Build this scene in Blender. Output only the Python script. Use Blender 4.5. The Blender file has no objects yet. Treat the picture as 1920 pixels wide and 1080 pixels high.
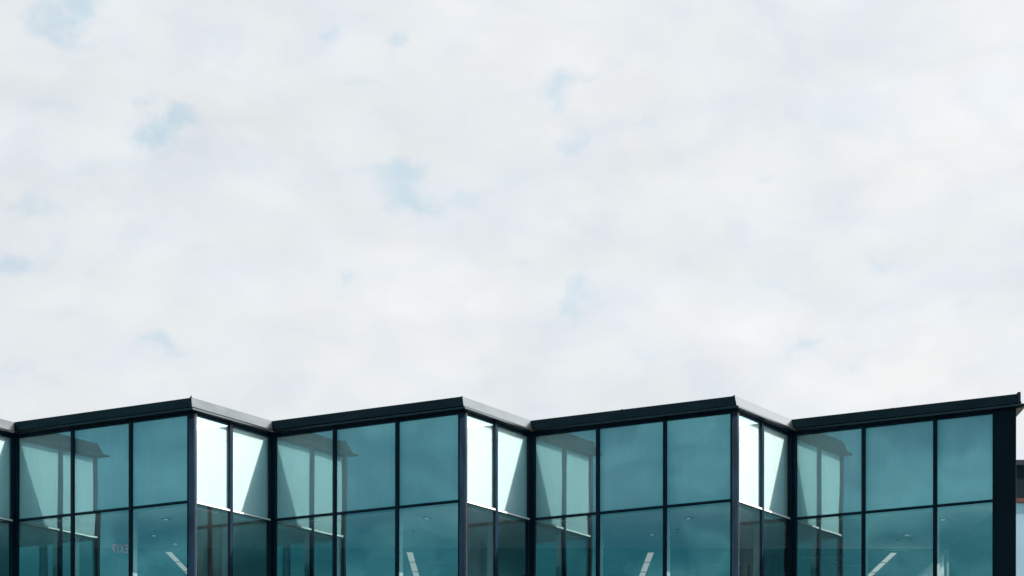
import bpy, bmesh, math, random
from mathutils import Matrix, Vector
R = math.radians
sc = bpy.context.scene
col = sc.collection
EYE = 1.6                      # the camera stands 1.6 m above the pavement (ground z = 0)

# ------------------------------------------------------------------ camera
cam_d = bpy.data.cameras.new('camera'); cam = bpy.data.objects.new('camera', cam_d); col.objects.link(cam)
cam_d.sensor_width = 36; cam_d.lens = 36 * 4488.1 / 1920
cam_d.shift_y = (1709.9 - 540) / 1920; cam_d.shift_x = 0.0
cam_d.clip_start = 0.5; cam_d.clip_end = 3000
ro = 0.0011
cam.matrix_world = Matrix(((1, -ro, 0, 0), (0, 0, -1, 0), (ro, 1, 0, EYE), (0, 0, 0, 1)))
sc.camera = cam

# ------------------------------------------------------------------ sun and sky
EXPO = 1.5
M = 2 ** EXPO
SUN = Vector((2.745, -0.477, 2.15)).normalized()
ld = bpy.data.lights.new('sun', 'SUN'); ld.energy = 3.5; ld.angle = R(0.5); ld.color = (1.0, 0.93, 0.85)
lo = bpy.data.objects.new('sun', ld); col.objects.link(lo)
lo.rotation_euler = SUN.to_track_quat('Z', 'Y').to_euler(); lo.location = (30, 0, 40)

world = bpy.data.worlds.new('World'); sc.world = world; world.use_nodes = True
wt = world.node_tree; wt.nodes.clear()
def N(t, kind, **kw):
    n = t.nodes.new(kind)
    for k, v in kw.items():
        if k.startswith('i_'): n.inputs[int(k[2:])].default_value = v
        else: setattr(n, k, v)
    return n
def mth(t, op, a, b=None, c=None):
    n = t.nodes.new('ShaderNodeMath'); n.operation = op
    for i, v in enumerate((a, b, c)):
        if v is None: continue
        if hasattr(v, 'is_linked'): t.links.new(v, n.inputs[i])
        else: n.inputs[i].default_value = v
    return n.outputs[0]
def vmth(t, op, a, b=None, s=None):
    n = t.nodes.new('ShaderNodeVectorMath'); n.operation = op
    for i, v in enumerate((a, b)):
        if v is None: continue
        if hasattr(v, 'is_linked'): t.links.new(v, n.inputs[i])
        else: n.inputs[i].default_value = v
    if s is not None: n.inputs['Scale'].default_value = s
    return n
def mixc(t, f, a, b, bt='MIX'):
    n = t.nodes.new('ShaderNodeMix'); n.data_type = 'RGBA'; n.blend_type = bt
    for i, v in ((0, f), (6, a), (7, b)):
        if hasattr(v, 'is_linked'): t.links.new(v, n.inputs[i])
        else: n.inputs[i].default_value = v if i == 0 else (*v, 1)
    return n.outputs[2]
def sstep(t, v, a, b):
    n = t.nodes.new('ShaderNodeMapRange'); n.interpolation_type = 'SMOOTHSTEP'
    t.links.new(v, n.inputs[0]); n.inputs[1].default_value = a; n.inputs[2].default_value = b
    return n.outputs[0]
def noise(t, vec, scale, detail=3, rough=.5, out=0, dist=0):
    n = t.nodes.new('ShaderNodeTexNoise'); n.inputs['Scale'].default_value = scale
    n.inputs['Detail'].default_value = detail; n.inputs['Roughness'].default_value = rough
    n.inputs['Distortion'].default_value = dist
    t.links.new(vec, n.inputs['Vector']); return n.outputs[out]

tc = N(wt, 'ShaderNodeTexCoord'); dirv = tc.outputs['Generated']
sky = N(wt, 'ShaderNodeTexSky', sky_type='NISHITA', sun_disc=False)
sky.sun_elevation = math.asin(SUN.z); sky.sun_rotation = math.atan2(SUN.x, SUN.y)
sky.air_density = 1.0; sky.dust_density = 0.6; sky.ozone_density = 2.0
SKYS = 0.05                                    # Background strength
sep = N(wt, 'ShaderNodeSeparateXYZ'); wt.links.new(dirv, sep.inputs[0])
# soft cloud texture: stretched sideways, warped by a slow noise
warp = vmth(wt, 'SCALE', vmth(wt, 'SUBTRACT', noise(wt, dirv, 16, 3, .55, 1), (.5, .5, .5)).outputs[0], s=.045).outputs[0]
wd = vmth(wt, 'ADD', dirv, warp).outputs[0]
st = vmth(wt, 'MULTIPLY', wd, (1, 1, 1.7)).outputs[0]
big = noise(wt, st, 13, 4, .5); fine = noise(wt, st, 36, 4, .55); lav = noise(wt, st, 21, 5, .6)
vor = N(wt, 'ShaderNodeTexVoronoi', feature='SMOOTH_F1'); vor.inputs['Scale'].default_value = 24
vor.inputs['Smoothness'].default_value = .45; wt.links.new(st, vor.inputs['Vector'])
cell = vor.outputs['Distance']
# thin places where the blue shows faintly, each at its own place in the sky
GAPS = [(95, 52, 62, 1.0), (150, 3, 40, .8), (293, 222, 44, 1.1), (770, 345, 66, .8), (700, 140, 60, .5), (820, 185, 40, .5), (745, 78, 22, .8), (620, 72, 22, .7),
        (1045, 162, 42, .75), (1075, 272, 34, .75), (980, 505, 30, .55), (1075, 545, 34, .6), (648, 546, 30, .6), (305, 635, 44, .7),
        (885, 680, 26, .6), (1535, 668, 60, .65), (1630, 493, 30, .55), (1840, 530, 34, .45), (30, 400, 55, .7), (15, 505, 34, .7), (150, 345, 50, .4), (90, 725, 60, .35),
        (1130, 95, 40, .35), (1440, 350, 34, .4), (870, 385, 30, .5), (1510, 140, 26, .3)]
sharp = vmth(wt, 'SCALE', vmth(wt, 'SUBTRACT', noise(wt, dirv, 60, 5, .6, 1), (.5, .5, .5)).outputs[0], s=.030).outputs[0]
gd = vmth(wt, 'MULTIPLY', vmth(wt, 'ADD', dirv, sharp).outputs[0], (.8, .8, 1.25)).outputs[0]
acc = None
def puffs(scale, sm, amt, nsc):
    w = vmth(wt, 'SCALE', vmth(wt, 'SUBTRACT', noise(wt, dirv, nsc, 4, .55, 1), (.5, .5, .5)).outputs[0], s=amt).outputs[0]
    v = N(wt, 'ShaderNodeTexVoronoi', feature='SMOOTH_F1'); v.inputs['Scale'].default_value = scale; v.inputs['Smoothness'].default_value = sm
    wt.links.new(vmth(wt, 'MULTIPLY', vmth(wt, 'ADD', dirv, w).outputs[0], (1, 1, 2.1)).outputs[0], v.inputs['Vector'])
    return v.outputs['Distance']
brk = puffs(40, .30, .030, 34); mid = puffs(25, .35, .035, 26)
for gx, gy, gr, ga in GAPS:
    d = Vector(((gx - 960) / 4488, 1, (1710 - gy) / 4488)).normalized()
    ds = vmth(wt, 'DISTANCE', gd, (d.x * .8, d.y * .8, d.z * 1.25)).outputs['Value']
    g = mth(wt, 'MULTIPLY', sstep(wt, ds, gr / 4488 * 1.65, 0.0), ga)
    acc = g if acc is None else mth(wt, 'MAXIMUM', acc, g)
halo = acc
acc = sstep(wt, mth(wt, 'ADD', acc, mth(wt, 'MULTIPLY', mth(wt, 'MULTIPLY', mth(wt, 'SUBTRACT', brk, .45), 1.0), 1.5)), .40, 1.35)
sund = vmth(wt, 'DOT_PRODUCT', dirv, tuple(SUN)).outputs['Value']     # cloud glow added around the sun, out of view, to light the shaded faces
bright = mth(wt, 'ADD', mth(wt, 'MULTIPLY', mth(wt, 'SUBTRACT', big, .5), .11),
             mth(wt, 'ADD', mth(wt, 'MULTIPLY', mth(wt, 'SUBTRACT', fine, .5), .10), mth(wt, 'MULTIPLY', sep.outputs[0], .12)))
bright = mth(wt, 'ADD', bright, mth(wt, 'MULTIPLY', cell, -.085))
cl = mixc(wt, sstep(wt, lav, .50, .72), (.815, .850, .870), (.765, .805, .868))
cl = mixc(wt, sstep(wt, mth(wt, 'ADD', big, mth(wt, 'MULTIPLY', sep.outputs[0], .5)), .48, .78), cl, (.865, .875, .882))
cl = mixc(wt, mth(wt, 'MULTIPLY', sstep(wt, halo, .1, .9), .45), cl, (.745, .800, .872))
cl = mixc(wt, mth(wt, 'MULTIPLY', acc, .9), cl, (.54, .71, .81))
cl = mixc(wt, mth(wt, 'MULTIPLY', mth(wt, 'MULTIPLY', sstep(wt, mid, .36, .80), sstep(wt, noise(wt, st, 17, 3, .5), .38, .62)), .50), cl, (.745, .800, .866))
cl = mixc(wt, mth(wt, 'MULTIPLY', sstep(wt, brk, .38, .85), .30), cl, (.735, .797, .865))
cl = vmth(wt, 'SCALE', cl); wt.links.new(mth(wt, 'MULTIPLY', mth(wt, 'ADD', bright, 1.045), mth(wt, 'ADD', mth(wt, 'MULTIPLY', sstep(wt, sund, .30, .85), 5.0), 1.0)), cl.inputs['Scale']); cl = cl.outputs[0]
cl = vmth(wt, 'SCALE', cl, s=1 / (SKYS * M)).outputs[0]
# the cloud sheet covers the half of the sky the building stands in front of; the rest is clearer
cover = sstep(wt, mth(wt, 'ADD', mth(wt, 'MULTIPLY', sep.outputs[1], 1.0), mth(wt, 'MULTIPLY', sep.outputs[0], 1.0)), .10, .62)
lown = noise(wt, vmth(wt, 'MULTIPLY', dirv, (1, 1, 2.2)).outputs[0], 15, 5, .55)
wisp = vmth(wt, 'SCALE', mixc(wt, sstep(wt, lown, .38, .72), (.0, .0, .0), (.24, .40, .39)), s=1 / (SKYS * M)).outputs[0]
base = vmth(wt, 'ADD', vmth(wt, 'MULTIPLY', sky.outputs[0], (.18, .54, .52)).outputs[0], wisp).outputs[0]
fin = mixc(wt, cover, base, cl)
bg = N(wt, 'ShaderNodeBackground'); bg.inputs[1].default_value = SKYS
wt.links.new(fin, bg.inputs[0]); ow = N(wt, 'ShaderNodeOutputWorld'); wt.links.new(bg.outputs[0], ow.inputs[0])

sc.view_settings.view_transform = 'Standard'; sc.view_settings.look = 'None'
sc.view_settings.exposure = EXPO; sc.view_settings.gamma = 1; sc.view_settings.use_curve_mapping = False
sc.render.engine = 'CYCLES'
sc.cycles.max_bounces = 14; sc.cycles.transparent_max_bounces = 24; sc.cycles.glossy_bounces = 6

# ------------------------------------------------------------------ materials
def mat(name, base, rough=.6, metal=0, spec=.5, var=0, vscale=3, stretch=(1, 1, 1), bump=0, bscale=20, emit=None, es=0, second=None):
    m = bpy.data.materials.new(name); m.use_nodes = True; t = m.node_tree; b = t.nodes['Principled BSDF']
    b.inputs['Roughness'].default_value = rough; b.inputs['Metallic'].default_value = metal
    b.inputs['Specular IOR Level'].default_value = spec
    g = N(t, 'ShaderNodeNewGeometry'); pos = vmth(t, 'MULTIPLY', g.outputs['Position'], stretch).outputs[0]
    n = noise(t, pos, vscale, 6, .6)
    lo_ = tuple(c * (1 - var) for c in base); hi_ = tuple(min(1, c * (1 + var)) for c in (second or base))
    t.links.new(mixc(t, sstep(t, n, .3, .7), lo_, hi_), b.inputs['Base Color'])
    if name.startswith('white_spandrel'):      # each panel weathers to its own tone
        oi = N(t, 'ShaderNodeObjectInfo'); sc_ = vmth(t, 'SCALE', b.inputs['Base Color'].links[0].from_socket)
        t.links.new(mth(t, 'ADD', mth(t, 'MULTIPLY', oi.outputs['Random'], .10), .94), sc_.inputs['Scale'])
        t.links.new(sc_.outputs[0], b.inputs['Base Color'])
    if var: t.links.new(mth(t, 'ADD', mth(t, 'MULTIPLY', n, .18), rough - .09), b.inputs['Roughness'])
    if bump:
        bn = N(t, 'ShaderNodeBump'); bn.inputs['Strength'].default_value = bump; bn.inputs['Distance'].default_value = .02
        t.links.new(noise(t, pos, bscale, 4, .6), bn.inputs['Height']); t.links.new(bn.outputs[0], b.inputs['Normal'])
    if emit: b.inputs['Emission Color'].default_value = (*emit, 1); b.inputs['Emission Strength'].default_value = es
    return m
MT = {}
MT['frame'] = mat('dark_anodised_frame', (.004, .015, .030), .45, .0, .11, .35, 5, (1, 1, .25), .02, 60)
MT['coping'] = mat('grey_metal_coping', (.052, .059, .062), .30, 1.0, .35, .14, 1.6, (1, 1, 3), .006, 3)
MT['cladding'] = mat('dark_cladding', (.006, .014, .022), .6, .1, .15, .3, 1.2, (1, 1, .4))
MT['glint'] = mat('white_transom_glint', (.80, .79, .77), .35, 0, .5, .04, 6)
MT['blind'] = mat('white_spandrel_panel', (.76, .755, .755), .85, 0, .2, .025, 1.0, (9, 9, .6))
MT['reveal'] = mat('grey_inner_frame', (.30, .32, .33), .5, 0, .3, .1, 4)
MT['plaster'] = mat('ceiling_plaster', (.84, .85, .85), .9, 0, .1, .06, .6)
MT['tiles'] = mat('ceiling_tiles_grey', (.07, .09, .11), .9, 0, .1, .15, .5)
MT['carpet'] = mat('carpet', (.22, .22, .22), .95, 0, .1, .2, 3)
MT['roof'] = mat('roof_membrane', (.22, .22, .21), .9, 0, .2, .2, .7)
MT['inner'] = mat('interior_wall', (.12, .14, .15), .9, 0, .1, .05, .5)
MT['white'] = mat('white_paint', (.80, .81, .80), .6, 0, .3, .03, 1)
MT['curtain'] = mat('dim_curtain', (.16, .19, .20), .9, 0, .1, .2, 1.2, (1, 5, .2))
MT['soffit'] = mat('tan_soffit', (.50, .46, .34), .7, 0, .3, .08, 4)
MT['dull'] = mat('dull_metal', (.05, .055, .06), .4, .6, .5, .1, 10)
MT['lamp'] = mat('lit_diffuser', (.8, .8, .78), .5, 0, .3, 0, 1, emit=(1, .93, .84), es=.15)
MT['spot'] = mat('lit_spot', (.8, .8, .78), .5, 0, .3, 0, 1, emit=(1, .96, .9), es=.10)
MT['red'] = mat('lit_red_letters', (.5, .05, .05), .5, 0, .3, 0, 1, emit=(1, .16, .24), es=.08)
MT['asphalt'] = mat('asphalt', (.035, .036, .038), .9, 0, .3, .25, .8, (1, 1, 1), .2, 40)
MT['paving'] = mat('concrete_paving', (.055, .055, .055), .9, 0, .3, .15, .6, (1, 1, 1), .1, 20)
MT['nfascia'] = mat('charcoal_fascia', (.008, .018, .028), .75, .0, .15, .15, 1)
MT['ncap'] = mat('charcoal_cap', (.03, .04, .05), .7, .0, .2, .1, 1)
MT['nred'] = mat('red_brown_trim', (.15, .055, .042), .7, 0, .3, .15, 3)

def sheer(name, c, tf):
    m = mat(name, c, .9, 0, .1, .12, 1.2, (1, 5, .2)); t = m.node_tree
    tl = N(t, 'ShaderNodeBsdfTranslucent'); tl.inputs[0].default_value = (*c, 1)
    mx = N(t, 'ShaderNodeMixShader'); mx.inputs[0].default_value = tf
    t.links.new(t.nodes['Principled BSDF'].outputs[0], mx.inputs[1]); t.links.new(tl.outputs[0], mx.inputs[2])
    t.links.new(mx.outputs[0], t.nodes['Material Output'].inputs[0]); return m
MT['curtain'] = sheer('dim_curtain', (.05, .065, .07), .03)
MT['sheer'] = sheer('white_sheer_blind', (.85, .86, .85), .5)
def glass(name, tint, refl, fac, dust, wav=.8):
    m = bpy.data.materials.new(name); m.use_nodes = True; t = m.node_tree; t.nodes.clear()
    o = N(t, 'ShaderNodeOutputMaterial'); g = N(t, 'ShaderNodeNewGeometry'); oi = N(t, 'ShaderNodeObjectInfo')
    off = N(t, 'ShaderNodeCombineXYZ')
    r = mth(t, 'MULTIPLY', oi.outputs['Random'], 60.0)
    for k in range(3): t.links.new(r, off.inputs[k])
    pos = vmth(t, 'ADD', vmth(t, 'MULTIPLY', g.outputs['Position'], (1, 1, .55)).outputs[0], off.outputs[0]).outputs[0]
    bn = N(t, 'ShaderNodeBump'); bn.inputs['Strength'].default_value = 1.0; bn.inputs['Distance'].default_value = .0075 * wav
    t.links.new(noise(t, pos, .9, 1, .4), bn.inputs['Height'])
    gl = N(t, 'ShaderNodeBsdfGlossy'); gl.inputs['Roughness'].default_value = 0.0
    gl.inputs['Color'].default_value = (*refl, 1); t.links.new(bn.outputs[0], gl.inputs['Normal'])
    tr = N(t, 'ShaderNodeBsdfTransparent'); tr.inputs[0].default_value = (*tint, 1)
    lw = N(t, 'ShaderNodeLayerWeight'); lw.inputs['Blend'].default_value = .25
    f = mth(t, 'MINIMUM', mth(t, 'ADD', mth(t, 'MULTIPLY', lw.outputs['Fresnel'], .10), fac), .9)
    mx = N(t, 'ShaderNodeMixShader'); t.links.new(f, mx.inputs[0]); t.links.new(tr.outputs[0], mx.inputs[1]); t.links.new(gl.outputs[0], mx.inputs[2])
    df = N(t, 'ShaderNodeBsdfDiffuse'); df.inputs[0].default_value = (.55, .60, .58, 1)
    dn = noise(t, vmth(t, 'MULTIPLY', g.outputs['Position'], (7, 7, .7)).outputs[0], 1.0, 6, .7)
    sp = noise(t, g.outputs['Position'], 26, 3, .7)
    df_f = mth(t, 'ADD', mth(t, 'MULTIPLY', sstep(t, dn, .3, .75), dust), mth(t, 'MULTIPLY', sstep(t, sp, .66, .78), dust * 1.2))
    m2 = N(t, 'ShaderNodeMixShader'); t.links.new(df_f, m2.inputs[0]); t.links.new(mx.outputs[0], m2.inputs[1]); t.links.new(df.outputs[0], m2.inputs[2])
    t.links.new(m2.outputs[0], o.inputs[0]); return m
MT['glass'] = glass('teal_coated_glass', (.88, .965, .965), (.48, .78, .80), .325, .018)
MT['nglass'] = glass('pale_blue_glass', (.90, .95, .98), (.8, .95, 1.0), .06, .02)

# ------------------------------------------------------------------ object helpers
def link(name, bm, m, parent=None):
    bmesh.ops.recalc_face_normals(bm, faces=bm.faces)
    me = bpy.data.meshes.new(name); bm.to_mesh(me); bm.free()
    for k in (m if isinstance(m, list) else [m]): me.materials.append(MT[k])
    o = bpy.data.objects.new(name, me); col.objects.link(o)
    if parent: o.parent = parent
    return o
def empty(name, label, cat, loc=(0, 0, 0), group=None):
    o = bpy.data.objects.new(name, None); col.objects.link(o); o.location = loc; o.empty_display_size = .3
    o['label'] = label; o['category'] = cat
    if group: o['group'] = group
    return o
def prism(bm, pts, z0, z1, mi=0):
    a = [bm.verts.new((x, y, z0)) for x, y in pts]; b = [bm.verts.new((x, y, z1)) for x, y in pts]
    n = len(pts); fs = [bm.faces.new(a[::-1]), bm.faces.new(b)]
    for i in range(n): fs.append(bm.faces.new((a[i], a[(i + 1) % n], b[(i + 1) % n], b[i])))
    for f in fs: f.material_index = mi
def bevel(bm, w):
    bmesh.ops.bevel(bm, geom=[e for e in bm.edges], offset=w, segments=1, affect='EDGES', profile=.5, clamp_overlap=True)
def NB(): return bmesh.new()

# ------------------------------------------------------------------ plan of the zigzag front
D = Vector((5.99857, -0.13095)); LV = Vector((4.47181, -2.68233)); SV = D - LV
V0 = Vector((-11.57631, 55.63318))
LL, SL = LV.length, SV.length
e = LV / LL; es = SV / SL; nl = Vector((e.y, -e.x)); ns = Vector((es.y, -es.x))
def Vp(i): return V0 + D * i + Vector((.025 if i == 3 else 0, 0))
def face(i, kind):           # origin, direction, outward normal, length
    return (Vp(i), e, nl, LL) if kind == 'L' else (Vp(i) + LV, es, ns, SL)
def pt(fc, t, o): p = fc[0] + fc[1] * t + fc[2] * o; return (p.x, p.y)
def fbox(bm, fc, t0, t1, o0, o1, z0, z1, mi=0):
    prism(bm, [pt(fc, t0, o0), pt(fc, t1, o0), pt(fc, t1, o1), pt(fc, t0, o1)], z0 + EYE, z1 + EYE, mi)
ZG, ZB = 10.985, 9.10        # glass head, top of the transom (above the eye)
MW = {'L': [(1.735, 1.8215), (3.449, 3.533)], 'S': [(1.351, 1.464)]}
END3 = (4.83, 5.375)         # the dark corner column of the last bay
BAYS = [-1, 0, 1, 2, 3]
FACES = [(i, k) for i in BAYS for k in 'LS' if not (i == 3 and k == 'S')]

B = empty('glass_building', 'zigzag fronted office building of teal glass with grey metal coping', 'building', (0, 56, 0))
BI = Matrix.Translation((0, -56, 0))
def part(name, bm, m, parent=None):
    o = link(name, bm, m)
    if parent is None: o.parent = B; o.matrix_parent_inverse = BI
    else: o.parent = parent
    return o

LEVELS = [('up', ZB, ZG), ('low', 6.62, ZB - .055), ('mid', 3.02, 6.18), ('gnd', -1.50, 2.58)]
rnd = random.Random(4)
for (i, k) in FACES:
    fc = face(i, k); Ln = fc[3]; ms = MW[k]
    x0 = .118 if k == 'L' else .150
    x1 = (Ln - .095) if k == 'L' else (Ln - .09)
    if i == 3: x1 = END3[0]
    edges = [x0] + [v for m_ in ms for v in m_] + [x1]
    cells = [(edges[j], edges[j + 1]) for j in range(0, len(edges), 2)]
    # mullions
    for a, b in ms:
        bm = NB(); fbox(bm, fc, a, b, -.03, .035, -1.6, 11.045); bevel(bm, .006)
        mo = part('mullion', bm, 'frame')
        bm = NB(); fbox(bm, fc, a + .012, b - .012, -.19, -.032, 6.6, 8.99); part('inner_frame', bm, 'reveal', mo)
    # transoms between the mullions
    bm = NB()
    for a, b in cells:
        fbox(bm, fc, a, b, -.03, .022, ZB - .055, ZB)
    tr = part('transom', bm, 'frame')
    bm = NB()
    for a, b in cells: fbox(bm, fc, a, b, -.22, -.032, ZB - .06, ZB + .02)
    part('inner_frame', bm, 'reveal', tr)
    if k == 'S':
        bm = NB()
        for a, b in cells: fbox(bm, fc, a + .002, b - .002, .023, .036, ZB - .050, ZB - .008)
        bevel(bm, .004); part('transom_glint', bm, 'glint', tr)  # white strip paints in the bright glint on the transom face
    # head frame under the soffit
    bm = NB(); 
    for a, b in cells: fbox(bm, fc, a, b, -.06, .012, ZG, 11.045)
    part('head_frame', bm, 'frame')
    # floor bands further down
    for z0, z1 in ((6.18, 6.62), (2.58, 3.02)):
        bm = NB()
        for a, b in cells: fbox(bm, fc, a, b, -.06, .014, z0, z1)
        part('floor_band', bm, 'cladding')
    # glass, one mesh per pane
    for a, b in cells:
        for lv, z0, z1 in LEVELS:
            bm = NB(); jit = rnd.uniform(-.004, .004)
            q = [pt(fc, a - .005, jit), pt(fc, b + .005, -jit)]
            vs = [bm.verts.new((*q[0], z0 + EYE)), bm.verts.new((*q[1], z0 + EYE)), bm.verts.new((*q[1], z1 + EYE)), bm.verts.new((*q[0], z1 + EYE))]
            bm.faces.new(vs)
            w = part('window', bm, 'glass')
            if lv == 'up':
                bm = NB(); fbox(bm, fc, a - .03, b + .03, -.065, -.045, z0 + .022, z1 + .03)
                part('spandrel_panel', bm, 'blind', w)
            # thin pale gaskets down the pane edges
            if k == 'L': continue
            bm = NB()
            fbox(bm, fc, b - .010, b, .003, .010, z0, z1); part('gasket', bm, 'dull', w)
# corner posts
def abpt(P, a, b): q = P + e * a + es * b; return (q.x, q.y)
for i in BAYS:
    P = Vp(i) + LV; V = Vp(i)
    if i < 3:
        c = .055
        bm = NB(); prism(bm, [abpt(P, *q) for q in ((-.095, -.03), (-c, -.03), (.03, c), (.03, .150), (-.10, .150), (-.10, .10), (-.095, .10))], 0, 11.045 + EYE)
        part('corner_post', bm, 'frame')
        bm = NB(); prism(bm, [abpt(P, *q) for q in ((.031, .095), (.040, .095), (.040, .148), (.031, .148))], 0.1, 11.04 + EYE)
        part('edge_strip', bm, 'dull')
    bm = NB(); prism(bm, [abpt(V, *q) for q in ((.118, .1), (.118, -.045), (.05, -.045), (.05, -.09), (-.1, -.09), (-.1, .1))], 0, 11.045 + EYE)
    if i > -1: part('corner_post', bm, 'frame')
    else: bm.free()
f3 = face(3, 'L')
CE = Vector(pt(f3, END3[1], 0)); ne = Vector((D.y, -D.x)).normalized(); back = Vector((D.normalized().y * -1, D.normalized().x))
ne = D.normalized()
fr = Vector(pt(f3, END3[1], .03)); bq = fr + back * .3 - ne * .004
bm = NB(); prism(bm, [pt(f3, END3[0], -.2), pt(f3, END3[0], .03), (fr.x, fr.y), (bq.x, bq.y)], 0, 11.045 + EYE); bevel(bm, .006); part('corner_column', bm, 'cladding')
bm = NB(); fbox(bm, f3, END3[0] + .045, END3[0] + .055, .031, .036, -1.6, 11.045); part('joint_strip', bm, 'frame')

# parapet coping: sloped fascia with a small lip under it, mitred at every corner
def miter(p, n1, n2, o1, o2=None):
    o2 = o1 if o2 is None else o2
    det = n1.x * n2.y - n1.y * n2.x
    wx = (o1 * n2.y - o2 * n1.y) / det; wy = (n1.x * o2 - n2.x * o1) / det
    return (p.x + wx, p.y + wy)
ZT = 11.375
PROF = [(-.34, 11.16), (-.34, ZT - .01), (-.015, ZT), (.000, ZT - .012), (.082, 11.146), (.072, 11.138), (.03, 11.138), (.03, 11.16)]
LIP = [(.03, 11.104), (.168, 11.104), (.175, 11.098), (.175, 11.064), (.163, 11.056), (.03, 11.056)]
SOF = [(-.2, 11.046), (-.2, 11.127), (.029, 11.127), (.029, 11.060), (.10, 11.056), (.10, 11.046)]
def sweep(name, prof, ends, m, parent=None, dz=0):
    (p1, a1, b1), (p2, a2, b2) = ends     # corner point, two normals
    bm = NB(); va, vb = [], []
    for o, z in prof:
        va.append(bm.verts.new((*miter(p1, a1, b1, o), z + EYE + dz))); vb.append(bm.verts.new((*miter(p2, a2, b2, o), z + EYE + dz)))
    n = len(prof)
    for j in range(n): bm.faces.new((va[j], va[(j + 1) % n], vb[(j + 1) % n], vb[j]))
    bm.faces.new(va); bm.faces.new(vb[::-1])
    return part(name, bm, m, parent)
for (i, k) in FACES:
    V, P, V2 = Vp(i), Vp(i) + LV, Vp(i + 1)
    if i == 2 : V2 = Vp(3)
    if k == 'L':
        endc = (P, nl, ns) if i < 3 else (CE + ne * .0, nl, ne)
        st_ = (V, nl, ns)
    else: st_ = (P, nl, ns); endc = (V2, nl, ns)
    pr = sweep('parapet', PROF, (st_, endc), 'coping', dz=.006 * math.sin(i * 2.1 + (k == 'S')))
    sweep('drip_edge', LIP, (st_, endc), 'coping', pr)
    sweep('soffit_trim', SOF, (st_, endc), 'frame', pr)
    if k == 'L':              # folded joint across the fascia
        mid = face(i, 'L'); t = 2.42 + .1 * math.sin(i * 3)
        bm = NB(); q = []
        for dt in (-.02, .02):
            q.append([bm.verts.new((*pt(mid, t + dt, o), z + EYE + .006)) for o, z in ((-.012, ZT - .002), (.0015, ZT - .013), (.0835, 11.140), (.07, 11.138), (-.02, ZT - .05))])
        for j in range(5): bm.faces.new((q[0][j], q[0][(j + 1) % 5], q[1][(j + 1) % 5], q[1][j]))
        bm.faces.new(q[0]); bm.faces.new(q[1][::-1]); part('joint_cover', bm, 'coping', pr)
for i in BAYS[:-1]:           # small folded upstand where two copings meet
    P = Vp(i) + LV; bm = NB()
    a = Vector(miter(P, nl, ns, -.015)); h = .055 if i == 0 else .022
    base = [bm.verts.new((a.x + dx, a.y + dy, ZT + EYE - .01)) for dx, dy in ((-.05, .02), (.012, -.012), (.03, .06), (-.01, .09))]
    tip = bm.verts.new((a.x - .002, a.y + .015, ZT + EYE + h))
    for j in range(4): bm.faces.new((base[j], base[(j + 1) % 4], tip))
    bm.faces.new(base[::-1]); part('corner_cap', bm, 'coping')
# end of the roof on the right: cap, projecting lip, tan soffit
def ebox(bm, a0, a1, b0, b1, z0, z1):
    q = [CE + ne * a + back * b for a, b in ((a0, b0), (a1, b0), (a1, b1), (a0, b1))]
    prism(bm, [(p.x, p.y) for p in q], z0 + EYE, z1 + EYE)
bm = NB(); ebox(bm, .0, .070, -.105, 17, 11.130, 11.392); bevel(bm, .008); part('parapet', bm, 'cladding')
bm = NB(); ebox(bm, .0, .205, -.16, 17, 11.095, 11.128); bevel(bm, .004); part('drip_edge', bm, 'coping')
bm = NB(); ebox(bm, .0, .180, -.03, 16.9, 11.080, 11.094); part('soffit', bm, 'soffit')
bm = NB(); ebox(bm, -.10, 0, .31, 17, -1.6, 6.6); part('end_wall', bm, 'cladding')
bm = NB(); ebox(bm, -.10, 0, .31, 17, 9.0, 11.08); part('end_wall', bm, 'cladding')
for j in range(8):
    b0 = .31 + j * 2.085
    bm = NB(); ebox(bm, -.10, -.002, b0, b0 + .08, 6.6, 9.0); part('mullion', bm, 'frame')
    bm = NB(); q = [CE - ne * .05 + back * b for b in (b0 + .08, b0 + 2.085)]
    bm.faces.new([bm.verts.new((q[a].x, q[a].y, z + EYE)) for a, z in ((0, 6.6), (1, 6.6), (1, 9.0), (0, 9.0))]); part('window', bm, 'glass')
# roof, ceilings, floors
FR = []
for i in BAYS:
    FR.append(miter(Vp(i), nl, ns, -.24)); FR.append(miter(Vp(i) + LV, nl, ns, -.24) if i < 3 else pt(f3, END3[1] - .2, -.24))
lx = FR[0][0]
YB = 72
def deck(inset_back, z0, z1, m, name, y1=None):
    bm = NB(); y1 = y1 or YB
    prism(bm, FR + [(FR[-1][0], y1), (lx, y1)], z0 + EYE, z1 + EYE); return part(name, bm, m)
deck(0, 11.10, 11.2, 'roof', 'roof')
YC = 59.25
deck(0, 9.00, 9.16, 'plaster', 'ceiling', YC)
bm = NB(); prism(bm, [(lx, YC + .004), (FR[-1][0], YC + .004), (FR[-1][0], YB), (lx, YB)], 9.012 + EYE, 9.16 + EYE); part('ceiling', bm, 'tiles')
deck(0, 6.2, 6.6, 'carpet', 'floor_slab'); deck(0, 2.6, 3.0, 'carpet', 'floor_slab'); deck(0, -1.598, -1.55, 'carpet', 'floor_slab')
for x0, x1, y in ((-9.9, -9.0, 61.6), (-3.9, -3.1, 61.2), (-2.1, -1.0, 61.6), (2.5, 3.15, 62.1), (3.9, 4.7, 62.1), (2.5, 3.2, 63.2), (3.85, 4.8, 63.1), (5.0, 6.2, 61.9), (8.2, 9.1, 62.0), (7.2, 8.4, 60.6)):
    bm = NB(); prism(bm, [(x0, y), (x1, y), (x1, y + .09), (x0, y + .09)], 8.98 + EYE, 9.010 + EYE); part('air_slot', bm, 'reveal')
bm = NB(); prism(bm, [(lx - .3, YB), (FR[-1][0] + .3, YB), (FR[-1][0] + .3, YB + .3), (lx - .3, YB + .3)], 0, 11.3 + EYE); part('back_wall', bm, 'inner')
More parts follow.
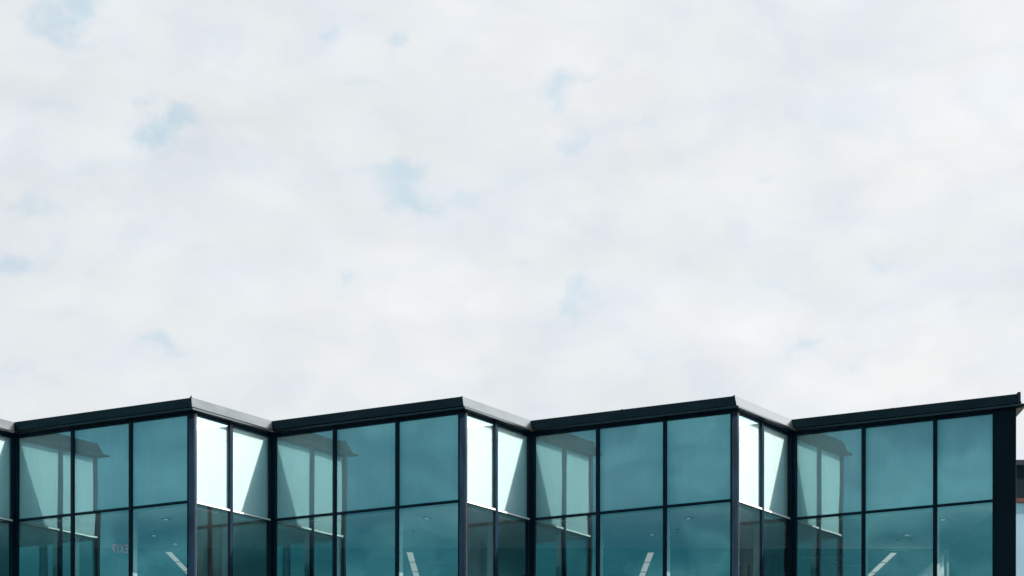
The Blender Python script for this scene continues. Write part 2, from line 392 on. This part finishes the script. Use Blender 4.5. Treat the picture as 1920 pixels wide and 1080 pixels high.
bm = NB(); prism(bm, [(lx - .35, 55.2), (lx - .02, 55.2), (lx - .02, YB), (lx - .35, YB)], 0, 11.3 + EYE); part('end_wall', bm, 'cladding')
# inside the last bay: ribbed partition, then a white wall with a bright post
bm = NB(); n = 46; y0, y1 = 53.5, 59.2; pa, pb = [], []
for j in range(n + 1):
    y = y0 + (y1 - y0) * j / n; x = 10.80 + .035 * math.sin(j * 1.9) + .02 * math.sin(j * .7)
    pa.append((x, y)); pb.append((x + .008, y))
prism(bm, pa + pb[::-1], 6.6 + EYE, 9.03 + EYE); part('ribbed_partition', bm, 'curtain')
bm = NB(); prism(bm, [(10.70, 59.21), (10.86, 59.21), (10.86, 59.35), (10.70, 59.35)], 6.6 + EYE, 8.995 + EYE); bevel(bm, .01); part('white_post', bm, 'white')
bm = NB(); prism(bm, [(10.80, 59.36), (10.808, 59.36), (10.808, YB), (10.80, YB)], 6.6 + EYE, 8.99 + EYE); part('white_blind', bm, 'sheer')

# ------------------------------------------------------------------ things on the ceiling
ZC = 9.0 + EYE
def cyl(bm, x, y, z, r1, r2, h, n=24):
    bmesh.ops.create_cone(bm, cap_ends=True, segments=n, radius1=r1, radius2=r2, depth=h, matrix=Matrix.Translation((x, y, z)))
LX = [-8.60, -2.57, 3.465, 9.54]
BN = ['the leftmost wide bay', 'the second bay from left', 'the third bay from left', 'the rightmost bay']
def make_light():
    t = empty('ceiling_light', '', 'ceiling light', (0, 0, ZC + .012))
    bm = NB()
    for x0_, x1_, y0_, y1_ in ((-.105, -.078, -.06, 9.0), (.078, .105, -.06, 9.0), (-.078, .078, -.06, -.03)):
        prism(bm, [(x0_, y0_), (x1_, y0_), (x1_, y1_), (x0_, y1_)], -.028, -.001)
    link('housing', bm, 'dull', t)
    for j in range(5):
        bm = NB(); y = .02 + j * 1.74
        prism(bm, [(-.073, y), (.073, y), (.073, y + 1.60), (-.073, y + 1.60)], -.022, -.004); link('diffuser', bm, 'lamp', t)
        bm = NB(); prism(bm, [(-.077, y + 1.62), (.077, y + 1.62), (.077, y + 1.72), (-.077, y + 1.72)], -.024, -.002); link('divider', bm, 'dull', t)
    bm = NB(); prism(bm, [(-.30, -.42), (.30, -.42), (.30, -.35), (-.30, -.35)], -.014, -.0125); link('trim_plate', bm, 'white', t)
    return t
def copy_thing(o):
    c = o.copy(); col.objects.link(c)
    for ch in o.children:
        d = ch.copy(); col.objects.link(d); d.parent = c
    return c
L0 = make_light()
SH = ['leaning down to the right', 'leaning slightly to the right', 'leaning slightly to the left', 'slanting down to the left']
for j, x in enumerate(LX):
    o = L0 if j == 0 else copy_thing(L0)
    o.location = (x, 59.85, ZC + .012); o['group'] = 'strip lights on the office ceiling'
    o['label'] = 'strip light %s, in %s' % (SH[j], BN[j])
def make_spot():
    t = empty('downlight', '', 'downlight')
    bm = NB(); cyl(bm, 0, 0, -.006, .10, .125, .012); link('trim_ring', bm, 'dull', t)
    bm = NB(); cyl(bm, 0, 0, -.016, .035, .055, .012); link('lamp', bm, 'spot', t); return t
def from_px(px, py, z=9.0):
    y = 4488 * z / (1710 - py); return ((px - 960) * y / 4488, y)
SP = [(310.5, 974, 'high in the right pane of the leftmost bay'), (288, 1004.5, 'left of and above the strip light in the leftmost bay'), (328, 1020, 'just above the strip light in the leftmost bay'),
      (799.7, 971.7, 'in the right pane of the second bay from the left'), (1290, 971, 'in the right pane of the third bay'),
      (1222, 1001.5, 'above the strip light in the third bay'), (1700, 1001.5, 'above the strip light in the rightmost bay'), (1767, 973, 'high in the right pane of the rightmost bay')]
s0 = make_spot()
for j, (px, py, w) in enumerate(SP):
    o = s0 if j == 0 else copy_thing(s0)
    x, y = from_px(px, py); o.location = (x, y, ZC); o['group'] = 'downlights on the office ceiling'
    o['label'] = 'small round downlight ' + w
def make_head():
    t = empty('sprinkler', '', 'sprinkler')
    bm = NB(); cyl(bm, 0, 0, -.004, .045, .045, .008, 16); link('rose', bm, 'dull', t)
    bm = NB(); cyl(bm, 0, 0, -.035, .012, .012, .054, 10); link('stem', bm, 'dull', t)
    bm = NB(); cyl(bm, 0, 0, -.066, .03, .03, .006, 16); link('deflector', bm, 'dull', t); return t
h0 = make_head()
for j, (px, py, w) in enumerate([(290, 996, 'leftmost bay'), (775, 994, 'second bay from the left'), (1270, 992.5, 'third bay'), (1666, 993, 'rightmost bay')]):
    o = h0 if j == 0 else copy_thing(h0)
    x, y = from_px(px, py); o.location = (x, y, ZC); o['group'] = 'sprinkler heads on the office ceiling'
    o['label'] = 'tiny dark sprinkler head hanging from the ceiling of the ' + w
x, y = from_px(1694, 1011); t = empty('ceiling_speaker', 'flat dark round speaker on the ceiling of the rightmost bay above the strip light', 'speaker', (x, y, ZC))
bm = NB(); cyl(bm, 0, 0, -.005, .16, .18, .010, 32); link('grille', bm, 'reveal', t)
bm = NB(); bmesh.ops.create_cone(bm, cap_ends=False, segments=32, radius1=.17, radius2=.19, depth=.014, matrix=Matrix.Translation((0, 0, -.007))); link('rim', bm, 'dull', t)

# exit sign hung behind the leftmost bay, seen from behind: the letters run right to left
YE = 57.6
def pxz(py): return (1710 - py) * YE / 4488 + EYE
def pxx(px): return (px - 960) * YE / 4488
t = empty('exit_sign', 'hanging exit sign with faint red letters, seen from behind through the leftmost glass bay', 'exit sign', (pxx(222), YE, pxz(1005)))
cx_, cz_ = pxx(222), pxz(1005)
bm = NB(); prism(bm, [(pxx(204) - cx_, -.04), (pxx(240) - cx_, -.04), (pxx(240) - cx_, .04), (pxx(204) - cx_, .04)], pxz(1015.5) - cz_, pxz(1006) - cz_); bevel(bm, .006); link('housing', bm, 'reveal', t)
for xx in (210, 234):
    bm = NB(); cyl(bm, pxx(xx) - cx_, 0, (ZC - pxz(1006)) / 2, .006, .006, ZC - pxz(1006), 8)
    link('hanging_rod', bm, 'dull', t)
cu = bpy.data.curves.new('letters_curve', 'FONT'); cu.body = 'EXIT'; cu.size = .29; cu.extrude = .004; cu.align_x = 'CENTER'; cu.space_character = 1.25
tmp = bpy.data.objects.new('letters_tmp', cu); col.objects.link(tmp)
dg = bpy.context.evaluated_depsgraph_get(); me = bpy.data.meshes.new_from_object(tmp.evaluated_get(dg)); bpy.data.objects.remove(tmp)
me.transform(Matrix.Scale(-1, 4, (1, 0, 0)) @ Matrix.Rotation(R(90), 4, 'X') @ Matrix.Diagonal((.54, 1, 1, 1)))
zz = [v.co.z for v in me.vertices]; xx = [v.co.x for v in me.vertices]
me.transform(Matrix.Translation((pxx(224.5) - cx_ - (max(xx) + min(xx)) / 2, .0, pxz(1037.5) - cz_ - min(zz))))
me.materials.clear(); me.materials.append(MT['red'])
lt = bpy.data.objects.new('letters', me); col.objects.link(lt); lt.parent = t
bm = NB(); ax = pxx(210) - cx_; az = pxz(1029) - cz_
for s in (1, -1):
    v = [bm.verts.new((ax + dx, yy, az + s * dz)) for yy in (-.004, .004) for dx, dz in ((.02, .05), (.045, .05), (.012, 0), (-.013, 0))]
    bm.faces.new(v[:4]); bm.faces.new(v[4:][::-1])
    for j in range(4): bm.faces.new((v[j], v[(j + 1) % 4], v[4 + (j + 1) % 4], v[4 + j]))
link('arrow', bm, 'red', t)

# ------------------------------------------------------------------ neighbour on the right edge
NBD = empty('neighbouring_building', 'low dark fascia and pale blue glass of another building, cut by the right edge', 'building', (28, 82, 0))
def npart(name, x0, x1, y0, y1, z0, z1, m, parent=None, bv=0):
    bm = NB(); off = Vector((28, 82)) 
    prism(bm, [(x0 - 28, y0 - 82), (x1 - 28, y0 - 82), (x1 - 28, y1 - 82), (x0 - 28, y1 - 82)], z0, z1)
    if bv: bevel(bm, bv)
    return link(name, bm, m, parent or NBD)
def nz(py): return (1710 - py) * 80 / 4488 + EYE
npart('roof_cap', 15.9, 40.1, 79.9, 95, nz(872.5), nz(862), 'ncap', bv=.01)
npart('fascia', 16, 40, 80, 94.9, nz(933), nz(872.5) - .004, 'nfascia')
npart('red_trim', 16.02, 39.98, 79.985, 80.3, nz(941), nz(933) - .003, 'nred')
npart('wall', 16.1, 39.9, 80.6, 94.8, 0, nz(941), 'cladding')
zt = nz(941) - .01
for j in range(12):
    x0 = 16.1 + j * 1.98
    w = npart('window', x0 + .05, x0 + 1.93, 80.02, 80.03, zt - 4.2, zt, 'nglass')
    npart('backing', x0 + .05, x0 + 1.93, 80.07, 80.1, zt - 4.2, zt, 'white', None)
    npart('window', x0 + .05, x0 + 1.93, 80.02, 80.03, .4, zt - 4.6, 'nglass')
    npart('mullion', x0 - .045, x0 + .045, 80.0, 80.5, .2, zt, 'frame')
npart('floor_band', 16.1, 39.9, 80.08, 80.5, zt - 4.6, zt - 4.2, 'nfascia')

# ------------------------------------------------------------------ ground
def sheet(name, x0, x1, y0, y1, z, m, thick=0):
    bm = NB()
    if thick: prism(bm, [(x0, y0), (x1, y0), (x1, y1), (x0, y1)], z - thick, z)
    else: bm.faces.new([bm.verts.new(p) for p in ((x0, y0, z), (x1, y0, z), (x1, y1, z), (x0, y1, z))])
    o = link(name, bm, m); o['kind'] = 'structure'; return o
sheet('ground', -1500, 1500, -1500, 1500, -.13, 'asphalt')
sheet('pavement', -60, 60, 40, 110, -.004, 'paving', .125)
bpy.context.view_layer.update()
